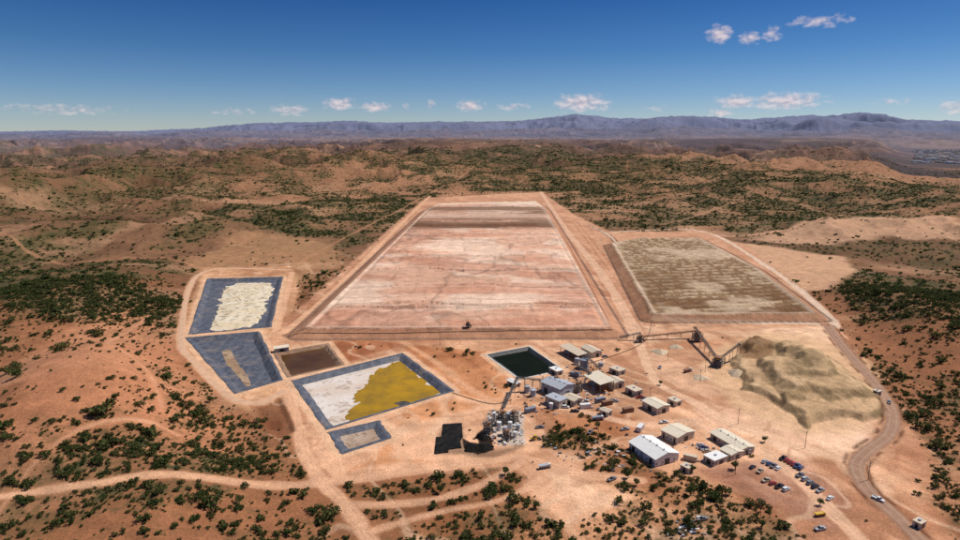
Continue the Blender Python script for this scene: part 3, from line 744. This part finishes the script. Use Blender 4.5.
# ------------------------------------------------------------------ ponds
def inset(P,d):
    n=len(P); P=[Vector(p) for p in P]
    area=sum(P[i].x*P[(i+1)%n].y-P[(i+1)%n].x*P[i].y for i in range(n)); sg=1 if area>0 else -1
    out=[]
    for i in range(n):
        a,b_,c=P[i-1],P[i],P[(i+1)%n]
        e1=(b_-a).normalized();e2=(c-b_).normalized()
        n1_=Vector((-e1.y,e1.x))*sg; n2_=Vector((-e2.y,e2.x))*sg
        bs=(n1_+n2_).normalized(); out.append(tuple(b_+bs*d/max(.3,bs.dot(n1_))))
    return out
def matliner():
    m,nt,b=newmat('pond_liner_sheet'); geo=nt.n('ShaderNodeNewGeometry'); p=geo.outputs['Position']
    n_=noise(nt,p,.25,5,.65); c=mixrgb(nt,mrange(nt,n_,.35,.7),(.058,.064,.086),(.125,.130,.155))
    w=nt.n('ShaderNodeTexWave',wave_type='BANDS',bands_direction='X'); w.inputs['Scale'].default_value=.05; w.inputs['Distortion'].default_value=4; nt.l(p,w.inputs['Vector'])
    c=mixrgb(nt,mrange(nt,w.outputs['Fac'],.85,1,0,.25),c,(.2,.2,.22))
    n2_=noise(nt,p,.09,5,.7); c=mixrgb(nt,mrange(nt,n2_,.52,.68,0,.55),c,(.34,.25,.18))
    nt.l(c,b.inputs['Base Color']); b.inputs['Roughness'].default_value=.65; b.inputs['Specular IOR Level'].default_value=.25; return m
mLin=matliner()
def matsed(name,a,bc,cc,sc=.06):
    m,nt,b=newmat(name); geo=nt.n('ShaderNodeNewGeometry'); p=geo.outputs['Position']
    n_=noise(nt,p,sc,5,.65); n2_=noise(nt,p,sc*4,5,.7)
    c=mixrgb(nt,mrange(nt,n_,.42,.58),a,bc); c=mixrgb(nt,mrange(nt,n2_,.50,.62),c,cc)
    nt.l(c,b.inputs['Base Color']); b.inputs['Roughness'].default_value=.9
    bp=nt.n('ShaderNodeBump'); bp.inputs['Distance'].default_value=.4; nt.l(n2_,bp.inputs['Height']); nt.l(bp.outputs[0],b.inputs['Normal']); return m
def matwater(name,a,bc,rough=.12,spec=.5,cc=None):
    m,nt,b=newmat(name); geo=nt.n('ShaderNodeNewGeometry'); p=geo.outputs['Position']
    n_=noise(nt,p,.045,5,.6); c=mixrgb(nt,mrange(nt,n_,.38,.62),a,bc)
    if cc: c=mixrgb(nt,mrange(nt,noise(nt,p,.07,6,.72),.44,.62,0,.9),c,cc)
    nt.l(c,b.inputs['Base Color'])
    b.inputs['Roughness'].default_value=rough; b.inputs['IOR'].default_value=1.33; b.inputs['Specular IOR Level'].default_value=spec
    n2_=noise(nt,p,1.2,3,.6); bp=nt.n('ShaderNodeBump'); bp.inputs['Strength'].default_value=.25; bp.inputs['Distance'].default_value=.08; nt.l(n2_,bp.inputs['Height']); nt.l(bp.outputs[0],b.inputs['Normal']); return m
def pond(name,key,rim,lm,bottom,rimm=None):
    P=POND[key]; dz=PDEPTH[key]
    e=empty(name,Matrix.Identity(4))
    rings=[(inset(P,-1.2),.22),(inset(P,-.2),.34),(inset(P,.8),.20),(inset(P,rim),-dz)]
    def dens(r,n=12):
        o=[]
        for i in range(4):
            a=Vector(r[i]);b_=Vector(r[(i+1)%4])
            for k_ in range(n): o.append(tuple(a.lerp(b_,k_/n)))
        return o
    B=MB(); n=48; vs=[]
    for kk,(rr,zz) in enumerate(rings):
        for x,y in dens(rr):
            j_=random.uniform(-.35,.35) if kk in (0,3) else random.uniform(-.1,.1); vs.append((x+j_,y+j_,zz))
    fs=[]
    for k_ in range(len(rings)-1):
        for i_ in range(n): fs.append((k_*n+i_,k_*n+(i_+1)%n,(k_+1)*n+(i_+1)%n,(k_+1)*n+i_))
    B.add(vs,fs[n:],lm); B.add(vs[:2*n],fs[:n],rimm or lm)
    B.obj('liner',e)
    B=MB(); bt=inset(P,rim-.5); B.add([(x,y,-dz+.08) for x,y in bt],[(0,1,2,3)],bottom); B.obj('pond_bottom',e)
    return e
def blob(name,pts,z,m,parent,amp=1.2,seed=1,dome=0):
    L=spline(GP(pts+[pts[0]],z),16)[:-1]
    cx=sum(p[0] for p in L)/len(L); cy=sum(p[1] for p in L)/len(L)
    V=[]
    xs=np.array([p[0] for p in L]); ys=np.array([p[1] for p in L]); nz=(fbm(xs,ys,6,3,seed+200)-.5)*5*amp+(fbm(xs,ys,2,2,seed+210)-.5)*1.5*amp
    for i_,(x,y) in enumerate(L):
        d=Vector((x-cx,y-cy)); n_=d.normalized()*float(nz[i_]); V.append((x+n_.x,y+n_.y,z))
    B=MB()
    if not dome: B.add(V,[tuple(range(len(V)))],m)
    else:
        n=len(V); vs=list(V)
        for k_ in range(1,8):
            t=k_/8
            for (x,y,_) in V:
                xx=x+(cx-x)*t; yy=y+(cy-y)*t; vs.append((xx,yy,z+dome*(1-(1-t)**3)*float(.4+1.2*vnoise(np.array([xx/5]),np.array([yy/5]),8)[0])))
        fs=[(k_*n+i_,k_*n+(i_+1)%n,(k_+1)*n+(i_+1)%n,(k_+1)*n+i_) for k_ in range(7) for i_ in range(n)]+[tuple(range(7*n,8*n))]
        B.add(vs,fs,m)
    return B.obj(name,parent)
cream=matsed('cream_sediment',(.66,.52,.34),(.72,.62,.46),(.34,.25,.16),.05)
eA=pond('sediment_pond','A',5,mLin,mLin)
blob('dried_sediment',[(226,286),(246,283),(268,283),(273,290),(266,302),(264,314),(252,326),(230,330),(212,330),(216,314),(220,300)],-2.07,cream,eA,2.2,dome=.8)
eB=pond('sediment_pond','B',5,mLin,mLin)
blob('dried_sediment',[(222,352),(230,350),(236,360),(246,374),(251,384),(246,386),(238,376),(228,366)],-2.47,matsed('brown_sediment',(.30,.18,.10),(.42,.28,.17),(.16,.1,.06)),eB,.9)
mBrownL=matsed('brown_bank',(.34,.2,.12),(.26,.14,.08),(.2,.12,.07))
eC=pond('settling_pond','C',3,mBrownL,matwater('brown_water',(.070,.030,.010),(.11,.052,.018),.3,.25))
mw_=matsed('white_sediment',(.62,.49,.39),(.68,.60,.53),(.44,.32,.24),.04)
eD=pond('process_pond','D',5,mLin,mw_)
blob('yellow_water',[(376,371),(386,366),(398,361),(412,370),(430,382),(443,390),(436,397),(405,409),(375,418),(350,424),(345,417),(356,404),(353,396),(366,384)],-2.02,matwater('yellow_water',(.44,.235,.010),(.35,.195,.013),.4,.2,(.25,.145,.02)),eD,2.2)
blob('dark_silt',[(394,403),(404,401),(411,403),(403,406)],-1.95,mBelt,eD,.3)
eE=pond('overflow_pond','E',4,mLin,matsed('tan_sediment',(.34,.22,.14),(.45,.33,.24),(.25,.15,.1)))
eF=pond('barren_solution_pond','F',3,M('black_liner',(.03,.032,.035),.6,dust=.1),matwater('dark_water',(.006,.009,.005),(.010,.013,.007),.5,.04),M('white_liner_edge',(.66,.6,.52),.7))
P=GP([(434,454),(436,437),(441,437),(443,424),(462,423),(463,437),(460,441),(462,448),(449,449),(448,452)],.3)
Q=[]
for a,b_ in zip(P,P[1:]+P[:1]):
    for k_ in range(5):
        t=k_/5; Q.append((a[0]*(1-t)+b_[0]*t+random.uniform(-.2,.2),a[1]*(1-t)+b_[1]*t+random.uniform(-.3,.3)))
P=Q
B=MB(); B.add([(x,y,.38) for x,y in P]+[(x,y,-.4) for x,y in P],[tuple(range(len(P)))]+[(i_,(i_+1)%len(P),len(P)+(i_+1)%len(P),len(P)+i_) for i_ in range(len(P))],M('black_hdpe',(.012,.012,.012),.85,amt=.5,scale=.5,dust=.04,spec=.05)); B.obj('black_lined_pad')
def heap_mesh(name,p,r_,h_,m):
    x,y=G(*p); B=MB(); n=36; vs=[]; K=9
    for k_ in range(K):
        t=k_/(K-1); rr=r_*(1-t)**.9
        for i_ in range(n):
            a=2*math.pi*i_/n; q_=1+.16*math.sin(a*3+p[0])+.08*math.sin(a*7)+random.uniform(-.03,.03)
            vs.append((rr*q_*math.cos(a),rr*q_*math.sin(a),h_*t-.2*(k_==0)))
    fs=[(k_*n+i_,k_*n+(i_+1)%n,(k_+1)*n+(i_+1)%n,(k_+1)*n+i_) for k_ in range(K-1) for i_ in range(n)]
    B.add(vs,fs,m); o=B.obj(name,smooth=True); o.matrix_world=Matrix.Translation((x,y,zat(x,y)))
mCarb=M('carbon_dust',(.014,.012,.011),.95,amt=.5,dust=0,spec=.05); heap_mesh('carbon_stockpile',(473,448),5,1.6,mCarb); heap_mesh('carbon_stockpile',(484,448),4.5,1.8,mCarb); heap_mesh('carbon_stockpile',(483,438),3.5,2.2,mCarb)
mSand=M('ore_sand',(.56,.42,.28),.95,amt=.2,scale=.6)
heap_mesh('ore_stockpile',(737,374),6,3.5,mSand); heap_mesh('ore_stockpile',(700,378),5,2.0,mSand); heap_mesh('ore_stockpile',(660,352),6,2.5,mSand); heap_mesh('ore_stockpile',(676,347),5,2.2,mSand)
# ------------------------------------------------------------------ draped road ribbons
m,nt,b=newmat('graded_dirt'); geo=nt.n('ShaderNodeNewGeometry')
p=geo.outputs['Position']; n_=noise(nt,p,.25,5,.65); c=mixrgb(nt,mrange(nt,n_,.35,.68),(.36,.20,.125),(.26,.135,.08))
at_=nt.n('ShaderNodeAttribute',attribute_name='across'); w_=mmath(nt,'ABSOLUTE',mmath(nt,'SUBTRACT',mmath(nt,'ABSOLUTE',at_.outputs['Fac']),.45))
c=mixrgb(nt,mrange(nt,w_,0,.2,.5,0),c,(.44,.28,.18)); nt.l(c,b.inputs['Base Color']); b.inputs['Roughness'].default_value=.95
mRoad=m
m,nt,b=newmat('pale_graded_dirt'); geo=nt.n('ShaderNodeNewGeometry'); p=geo.outputs['Position']; n_=noise(nt,p,.2,5,.65)
c=mixrgb(nt,mrange(nt,n_,.35,.68),(.64,.39,.24),(.52,.30,.18)); nt.l(c,b.inputs['Base Color']); b.inputs['Roughness'].default_value=.95; mRoad2=m
for nm,L,w in roads:
    P=[Vector(p) for p in L]; Q=[P[0]]
    for a,b_ in zip(P,P[1:]):
        k_=max(1,int((b_-a).length/2.0))
        for i_ in range(1,k_+1): Q.append(a.lerp(b_,i_/k_))
    vs=[];ac=[];K=7
    for i_,q_ in enumerate(Q):
        t=(Q[min(i_+1,len(Q)-1)]-Q[max(i_-1,0)]).normalized(); n_=Vector((-t.y,t.x))
        wob=random.uniform(-.4,.4)
        for k_ in range(K):
            u=(k_/(K-1)-.5)*2; pp=q_+n_*(u*(w*.5+wob*abs(u))); vs.append([pp.x,pp.y]); ac.append(u)
    va_=np.array(vs); zz=hfun(va_[:,0],va_[:,1])+.12
    acn=np.array(ac); zz=zz-np.where(np.abs(acn)>.99,.18,0)
    fs=[(i_*K+k_,i_*K+k_+1,(i_+1)*K+k_+1,(i_+1)*K+k_) for i_ in range(len(Q)-1) for k_ in range(K-1)]
    me2=bpy.data.meshes.new(nm); me2.from_pydata([(a[0],a[1],z_) for a,z_ in zip(vs,zz)],[],fs); me2.materials.append(mRoad if nm=='haul_road' else mRoad2)
    a2=me2.attributes.new('across','FLOAT','POINT'); a2.data.foreach_set('value',acn.astype(np.float32)); me2.update()
    me2.polygons.foreach_set('use_smooth',[True]*len(fs))
    scene.collection.objects.link(bpy.data.objects.new(nm,me2))
# ------------------------------------------------------------------ vegetation
m,nt,b=newmat('desert_foliage'); oi=nt.n('ShaderNodeObjectInfo'); at_=nt.n('ShaderNodeAttribute',attribute_name='leafv')
c=mixrgb(nt,oi.outputs['Random'],(.050,.074,.018),(.120,.118,.038))
vm=nt.n('ShaderNodeVectorMath',operation='SCALE'); nt.l(c,vm.inputs[0]); nt.l(at_.outputs['Fac'],vm.inputs['Scale']); nt.l(vm.outputs[0],b.inputs['Base Color'])
b.inputs['Roughness'].default_value=.8; b.inputs['Specular IOR Level'].default_value=.15
tr_=nt.n('ShaderNodeBsdfTranslucent'); nt.l(vm.outputs[0],tr_.inputs[0]); mx=nt.n('ShaderNodeMixShader'); mx.inputs[0].default_value=.3
nt.l(b.outputs[0],mx.inputs[1]); nt.l(tr_.outputs[0],mx.inputs[2]); nt.l(mx.outputs[0],m.node_tree.nodes['Material Output'].inputs[0])
mLeaf=m; mBark=M('bark',(.10,.065,.04),.95)
def shrub(name,nl,size,seed,trunk=True,tree=False):
    rs=random.Random(seed); B=MB()
    cl=[]
    nb=6 if not tree else 9
    for i_ in range(nb):
        a=rs.uniform(0,6.28); rr=rs.uniform(.15,.68); cl.append(Vector((rr*math.cos(a),rr*math.sin(a),(rs.uniform(.35,.75) if not tree else rs.uniform(.9,1.5)))))
    if trunk:
        base=Vector((0,0,-.1)); fork=Vector((.05,0,.16 if not tree else .6))
        def taper(p,q,r0,r1):
            d=(q-p).normalized(); up=Vector((0,0,1)) if abs(d.z)<.9 else Vector((1,0,0)); a=d.cross(up).normalized(); b_=a.cross(d); vs=[]
            for c_,r_ in ((p,r0),(q,r1)):
                for k_ in range(5): an=k_*2*math.pi/5; vs.append(c_+a*r_*math.cos(an)+b_*r_*math.sin(an))
            B.add(vs,[(k_,(k_+1)%5,5+(k_+1)%5,5+k_) for k_ in range(5)],mBark)
        taper(base,fork,.09,.07)
        for c_ in cl: taper(fork,c_,.05,.012)
    for i_ in range(nl):
        c_=cl[i_%nb]
        while True:
            o=Vector((rs.uniform(-1,1),rs.uniform(-1,1),rs.uniform(-1,1)))
            if .25<o.length<1: break
        p=c_+Vector((o.x*.42,o.y*.42,o.z*.32)); p.z=max(p.z,.04)
        s_=size*rs.uniform(.6,1.3); a=Vector((rs.gauss(0,1),rs.gauss(0,1),rs.gauss(0,.7)+.5)).normalized(); t=a.orthogonal().normalized(); t.rotate(Matrix.Rotation(rs.uniform(0,6),3,a)); u=a.cross(t)
        B.add([p-t*s_,p-u*s_*.7,p+t*s_,p+u*s_*.8],[(0,1,2,3)],mLeaf)
    me=bpy.data.meshes.new(name); me.from_pydata(B.v,[],B.f)
    for mm_ in B.mats: me.materials.append(mm_)
    me.polygons.foreach_set('material_index',B.m)
    at2=me.attributes.new('leafv','FLOAT','POINT')
    vals=[]
    cv=[rs.uniform(.7,1.35) for _ in range(nb)]
    nv0=len(B.v)-nl*4
    for i_ in range(len(B.v)):
        vals.append(1.0 if i_<nv0 else cv[((i_-nv0)//4)%nb]*(.75+.5*((((i_-nv0)//4)*7919)%100)/100))
    at2.data.foreach_set('value',vals); me.update(); return me
protoN=[shrub('shrub_proto',170,.14,s_) for s_ in range(5)]
protoF=[shrub('shrub_far_proto',30,.30,s_+40,False) for s_ in range(3)]
protoT=[shrub('tree_proto',420,.12,s_+80,True,True) for s_ in range(3)]
def scatter(name,mesh,pts,scl,rot):
    me=bpy.data.meshes.new(name+'_points'); me.from_pydata([tuple(p) for p in pts],[],[])
    a=me.attributes.new('scl','FLOAT_VECTOR','POINT'); a.data.foreach_set('vector',scl.astype(np.float32).ravel())
    a=me.attributes.new('rot','FLOAT_VECTOR','POINT'); a.data.foreach_set('vector',rot.astype(np.float32).ravel())
    ob=bpy.data.objects.new(name,me); scene.collection.objects.link(ob)
    src=bpy.data.objects.new(name+'_source',mesh)
    ng=bpy.data.node_groups.new(name,'GeometryNodeTree'); ng.interface.new_socket('Geometry',in_out='INPUT',socket_type='NodeSocketGeometry'); ng.interface.new_socket('Geometry',in_out='OUTPUT',socket_type='NodeSocketGeometry')
    N=ng.nodes; gi=N.new('NodeGroupInput'); go=N.new('NodeGroupOutput'); ip=N.new('GeometryNodeInstanceOnPoints'); oi=N.new('GeometryNodeObjectInfo'); oi.inputs[0].default_value=src; oi.inputs['As Instance'].default_value=True
    s1=N.new('GeometryNodeInputNamedAttribute'); s1.data_type='FLOAT_VECTOR'; s1.inputs[0].default_value='scl'
    s2=N.new('GeometryNodeInputNamedAttribute'); s2.data_type='FLOAT_VECTOR'; s2.inputs[0].default_value='rot'
    ng.links.new(gi.outputs[0],ip.inputs['Points']); ng.links.new(oi.outputs['Geometry'],ip.inputs['Instance'])
    ng.links.new(s1.outputs[0],ip.inputs['Scale']); ng.links.new(s2.outputs[0],ip.inputs['Rotation']); ng.links.new(ip.outputs[0],go.inputs[0])
    md=ob.modifiers.new('scatter','NODES'); md.node_group=ng
drow=np.gradient(rows); dcol=np.radians(np.gradient(az))
area=(R*drow[:,None]*np.abs(dcol)[None,:]).ravel()
def sample(n,mask,power=1.3):
    w=area*np.clip(veg-.02,0,None)**power*mask; w=w/w.sum()
    idx=rng.choice(len(X),n,p=w); jx=rng.uniform(-1,1,n)*np.minimum(1.0,Rr[idx]*.002); jy=rng.uniform(-1,1,n)*np.minimum(1.0,Rr[idx]*.002)
    return np.stack([X[idx]+jx,Y[idx]+jy,Z[idx]-.05],1)
inview=(np.abs(np.degrees(np.arctan2(X,Y)))<47)&(Rr>120)
mk=inview&(Rr<700)
P=sample(18000,mk,1.15); big_=rng.lognormal(-.25,.55,len(P))
S=np.stack([big_*1.25,big_*1.25,big_*1.15],1); Rt=np.zeros((len(P),3)); Rt[:,2]=rng.uniform(0,6.28,len(P))
for k_ in range(5): scatter('desert_shrubs',protoN[k_],P[k_::5],S[k_::5],Rt[k_::5])
mk=inview&(Rr>=680)&(Rr<3800)
P=sample(100000,mk,1.0); big_=rng.lognormal(.0,.4,len(P)); S=np.stack([big_*1.9,big_*1.9,big_*1.5],1); Rt=np.zeros((len(P),3)); Rt[:,2]=rng.uniform(0,6.28,len(P))
for k_ in range(3): scatter('distant_scrub',protoF[k_],P[k_::3],S[k_::3],Rt[k_::3])
for i_,p in enumerate([(590,425),(597,428),(573,434),(563,438),(612,470),(628,478),(735,470),(765,442),(692,472),(660,385),(505,475),(240,510),(160,520),(122,443),(210,405),(690,496),(636,486),(720,505),(655,490),(705,492),(536,508),(480,520),(440,492),(820,505),(762,528)]):
    o=bpy.data.objects.new('mesquite_tree',protoT[i_%3]); scene.collection.objects.link(o); x,y=G(*p); s_=random.uniform(1.6,2.4)
    o.matrix_world=Matrix.Translation((x,y,zat(x,y)))@Matrix.Rotation(random.random()*6,4,'Z')@Matrix.Scale(s_,4)
# distant town
B=MB()
tn=650
td=np.array([random.uniform(4600,8800) for _ in range(tn)]); ta=np.radians(np.array([random.uniform(34.3,42) for _ in range(tn)]))
tx=td*np.sin(ta); ty=td*np.cos(ta); tz=hfun(tx,ty)
for k_ in range(tn):
    x,y,z=tx[k_],ty[k_],tz[k_]; w_=random.uniform(6,20); B.box(x-w_,x+w_,y-w_*.6,y+w_*.6,z-4,z+random.uniform(5,12),random.choice([mWht,mWht,mCream,mTan]))
B.obj('distant_town')
# ------------------------------------------------------------------ sun + sky
SE,SA=math.radians(54),math.radians(66)
sun=bpy.data.lights.new('sun','SUN'); sun.energy=4.5; sun.angle=math.radians(.5); sun.color=(1,.96,.90)
so=bpy.data.objects.new('sun',sun); scene.collection.objects.link(so)
dv=Vector((math.sin(SA)*math.cos(SE),math.cos(SA)*math.cos(SE),math.sin(SE))); so.rotation_euler=dv.to_track_quat('Z','Y').to_euler(); so.location=dv*500
W=bpy.data.worlds.new('World'); scene.world=W; W.use_nodes=True; nt=NT(W.node_tree); bg=W.node_tree.nodes['Background']
sky=nt.n('ShaderNodeTexSky',sky_type='NISHITA'); sky.sun_disc=False; sky.sun_elevation=SE; sky.sun_rotation=SA; sky.altitude=1500; sky.air_density=1.0; sky.dust_density=.3; sky.ozone_density=2.5
tc=nt.n('ShaderNodeTexCoord'); sx=nt.n('ShaderNodeSeparateXYZ'); nt.l(tc.outputs['Generated'],sx.inputs[0])
el=mmath(nt,'ARCSINE',sx.outputs[2]); azn=mmath(nt,'ARCTAN2',sx.outputs[0],sx.outputs[1])
rp=nt.n('ShaderNodeValToRGB'); nt.l(mrange(nt,el,0,math.radians(56)),rp.inputs[0]); cr=rp.color_ramp
cr.elements[0].color=(.66,.71,.84,1); cr.elements[1].color=(.72,.72,.76,1)
for pos_,c_ in ((.025,(.57,.65,.80,1)),(.0625,(.42,.56,.76,1)),(.125,(.225,.42,.66,1)),(.20,(.12,.305,.58,1)),(.25,(.105,.28,.56,1)),(.45,(.4,.5,.66,1))):
    e_=cr.elements.new(pos_); e_.color=c_
skyc=mixrgb(nt,1.0,sky.outputs[0],rp.outputs[0],'MULTIPLY')
cb=nt.n('ShaderNodeCombineXYZ'); nt.l(azn,cb.inputs[0]); nt.l(el,cb.inputs[1])
def dirof(px,py):
    u=(px-480)/F; v=(py-270)/F; d=Vector((u,cp-v*sp,-sp-v*cp)).normalized(); return math.atan2(d.x,d.y),math.asin(d.z)
clouds=[(720,34,14,8,1),(750,38,12,6,.8),(772,34,10,7,.7),(820,21,30,6,.65),(340,104,18,6,.95),(375,107,18,5,.9),(290,110,20,6,.7),(430,104,6,4,.7),(405,106,5,3,.5),(470,106,15,6,.95),(512,107,20,4,.55),(582,103,30,9,1),(736,102,22,7,.9),(785,101,40,8,.95),(720,113,12,5,.8),(60,110,60,5,.55),(235,112,22,4,.5),(895,102,24,4,.4),(955,107,16,7,.7),(660,108,20,4,.35)]
acc=None
for px,py,w_,h_,a_ in clouds:
    a0,e0=dirof(px,py); c_=math.cos(a0)
    s1=nt.n('ShaderNodeVectorMath',operation='SUBTRACT'); nt.l(cb.outputs[0],s1.inputs[0]); s1.inputs[1].default_value=(a0,e0,0)
    s2=nt.n('ShaderNodeVectorMath',operation='MULTIPLY'); nt.l(s1.outputs[0],s2.inputs[0]); s2.inputs[1].default_value=(F/(w_*1.3)/max(c_,.5)*1.0,F/(h_*1.35),0)
    ln=nt.n('ShaderNodeVectorMath',operation='LENGTH'); nt.l(s2.outputs[0],ln.inputs[0])
    v=mrange(nt,ln.outputs['Value'],0,1,a_,0)
    acc=v if acc is None else mmath(nt,'MAXIMUM',acc,v)
mp=nt.n('ShaderNodeVectorMath',operation='MULTIPLY'); nt.l(cb.outputs[0],mp.inputs[0]); mp.inputs[1].default_value=(75,120,1)
cn=noise(nt,mp.outputs[0],1.0,4,.58)
dn=mmath(nt,'ADD',acc,mmath(nt,'MULTIPLY',mmath(nt,'SUBTRACT',cn,.5),1.25))
dn=mmath(nt,'MULTIPLY',mrange(nt,dn,.22,.80),mrange(nt,acc,0,.15))
mp2=nt.n('ShaderNodeVectorMath',operation='MULTIPLY_ADD'); nt.l(cb.outputs[0],mp2.inputs[0]); mp2.inputs[1].default_value=(75,120,1); mp2.inputs[2].default_value=(.2,.5,0)
cn2=noise(nt,mp2.outputs[0],1.0,4,.58)
lit=mrange(nt,mmath(nt,'SUBTRACT',cn,cn2),-.15,.12)
SB=.10
cc=mixrgb(nt,lit,(5.0,4.5,5.3),(8.2,7.0,7.1))
fin=mixrgb(nt,mmath(nt,'MULTIPLY',dn,.8),skyc,cc)
nt.l(fin,bg.inputs[0]); bg.inputs[1].default_value=SB
# ------------------------------------------------------------------ camera
cam=bpy.data.cameras.new('camera'); cam.sensor_width=36; cam.lens=36*F/960; cam.clip_start=1; cam.clip_end=200000
co=bpy.data.objects.new('camera',cam); scene.collection.objects.link(co); co.location=(0,0,H); co.rotation_euler=(math.radians(90)-PITCH,0,0)
scene.camera=co
scene.view_settings.view_transform='Standard'; scene.view_settings.look='None'; scene.view_settings.exposure=0; scene.view_settings.gamma=1
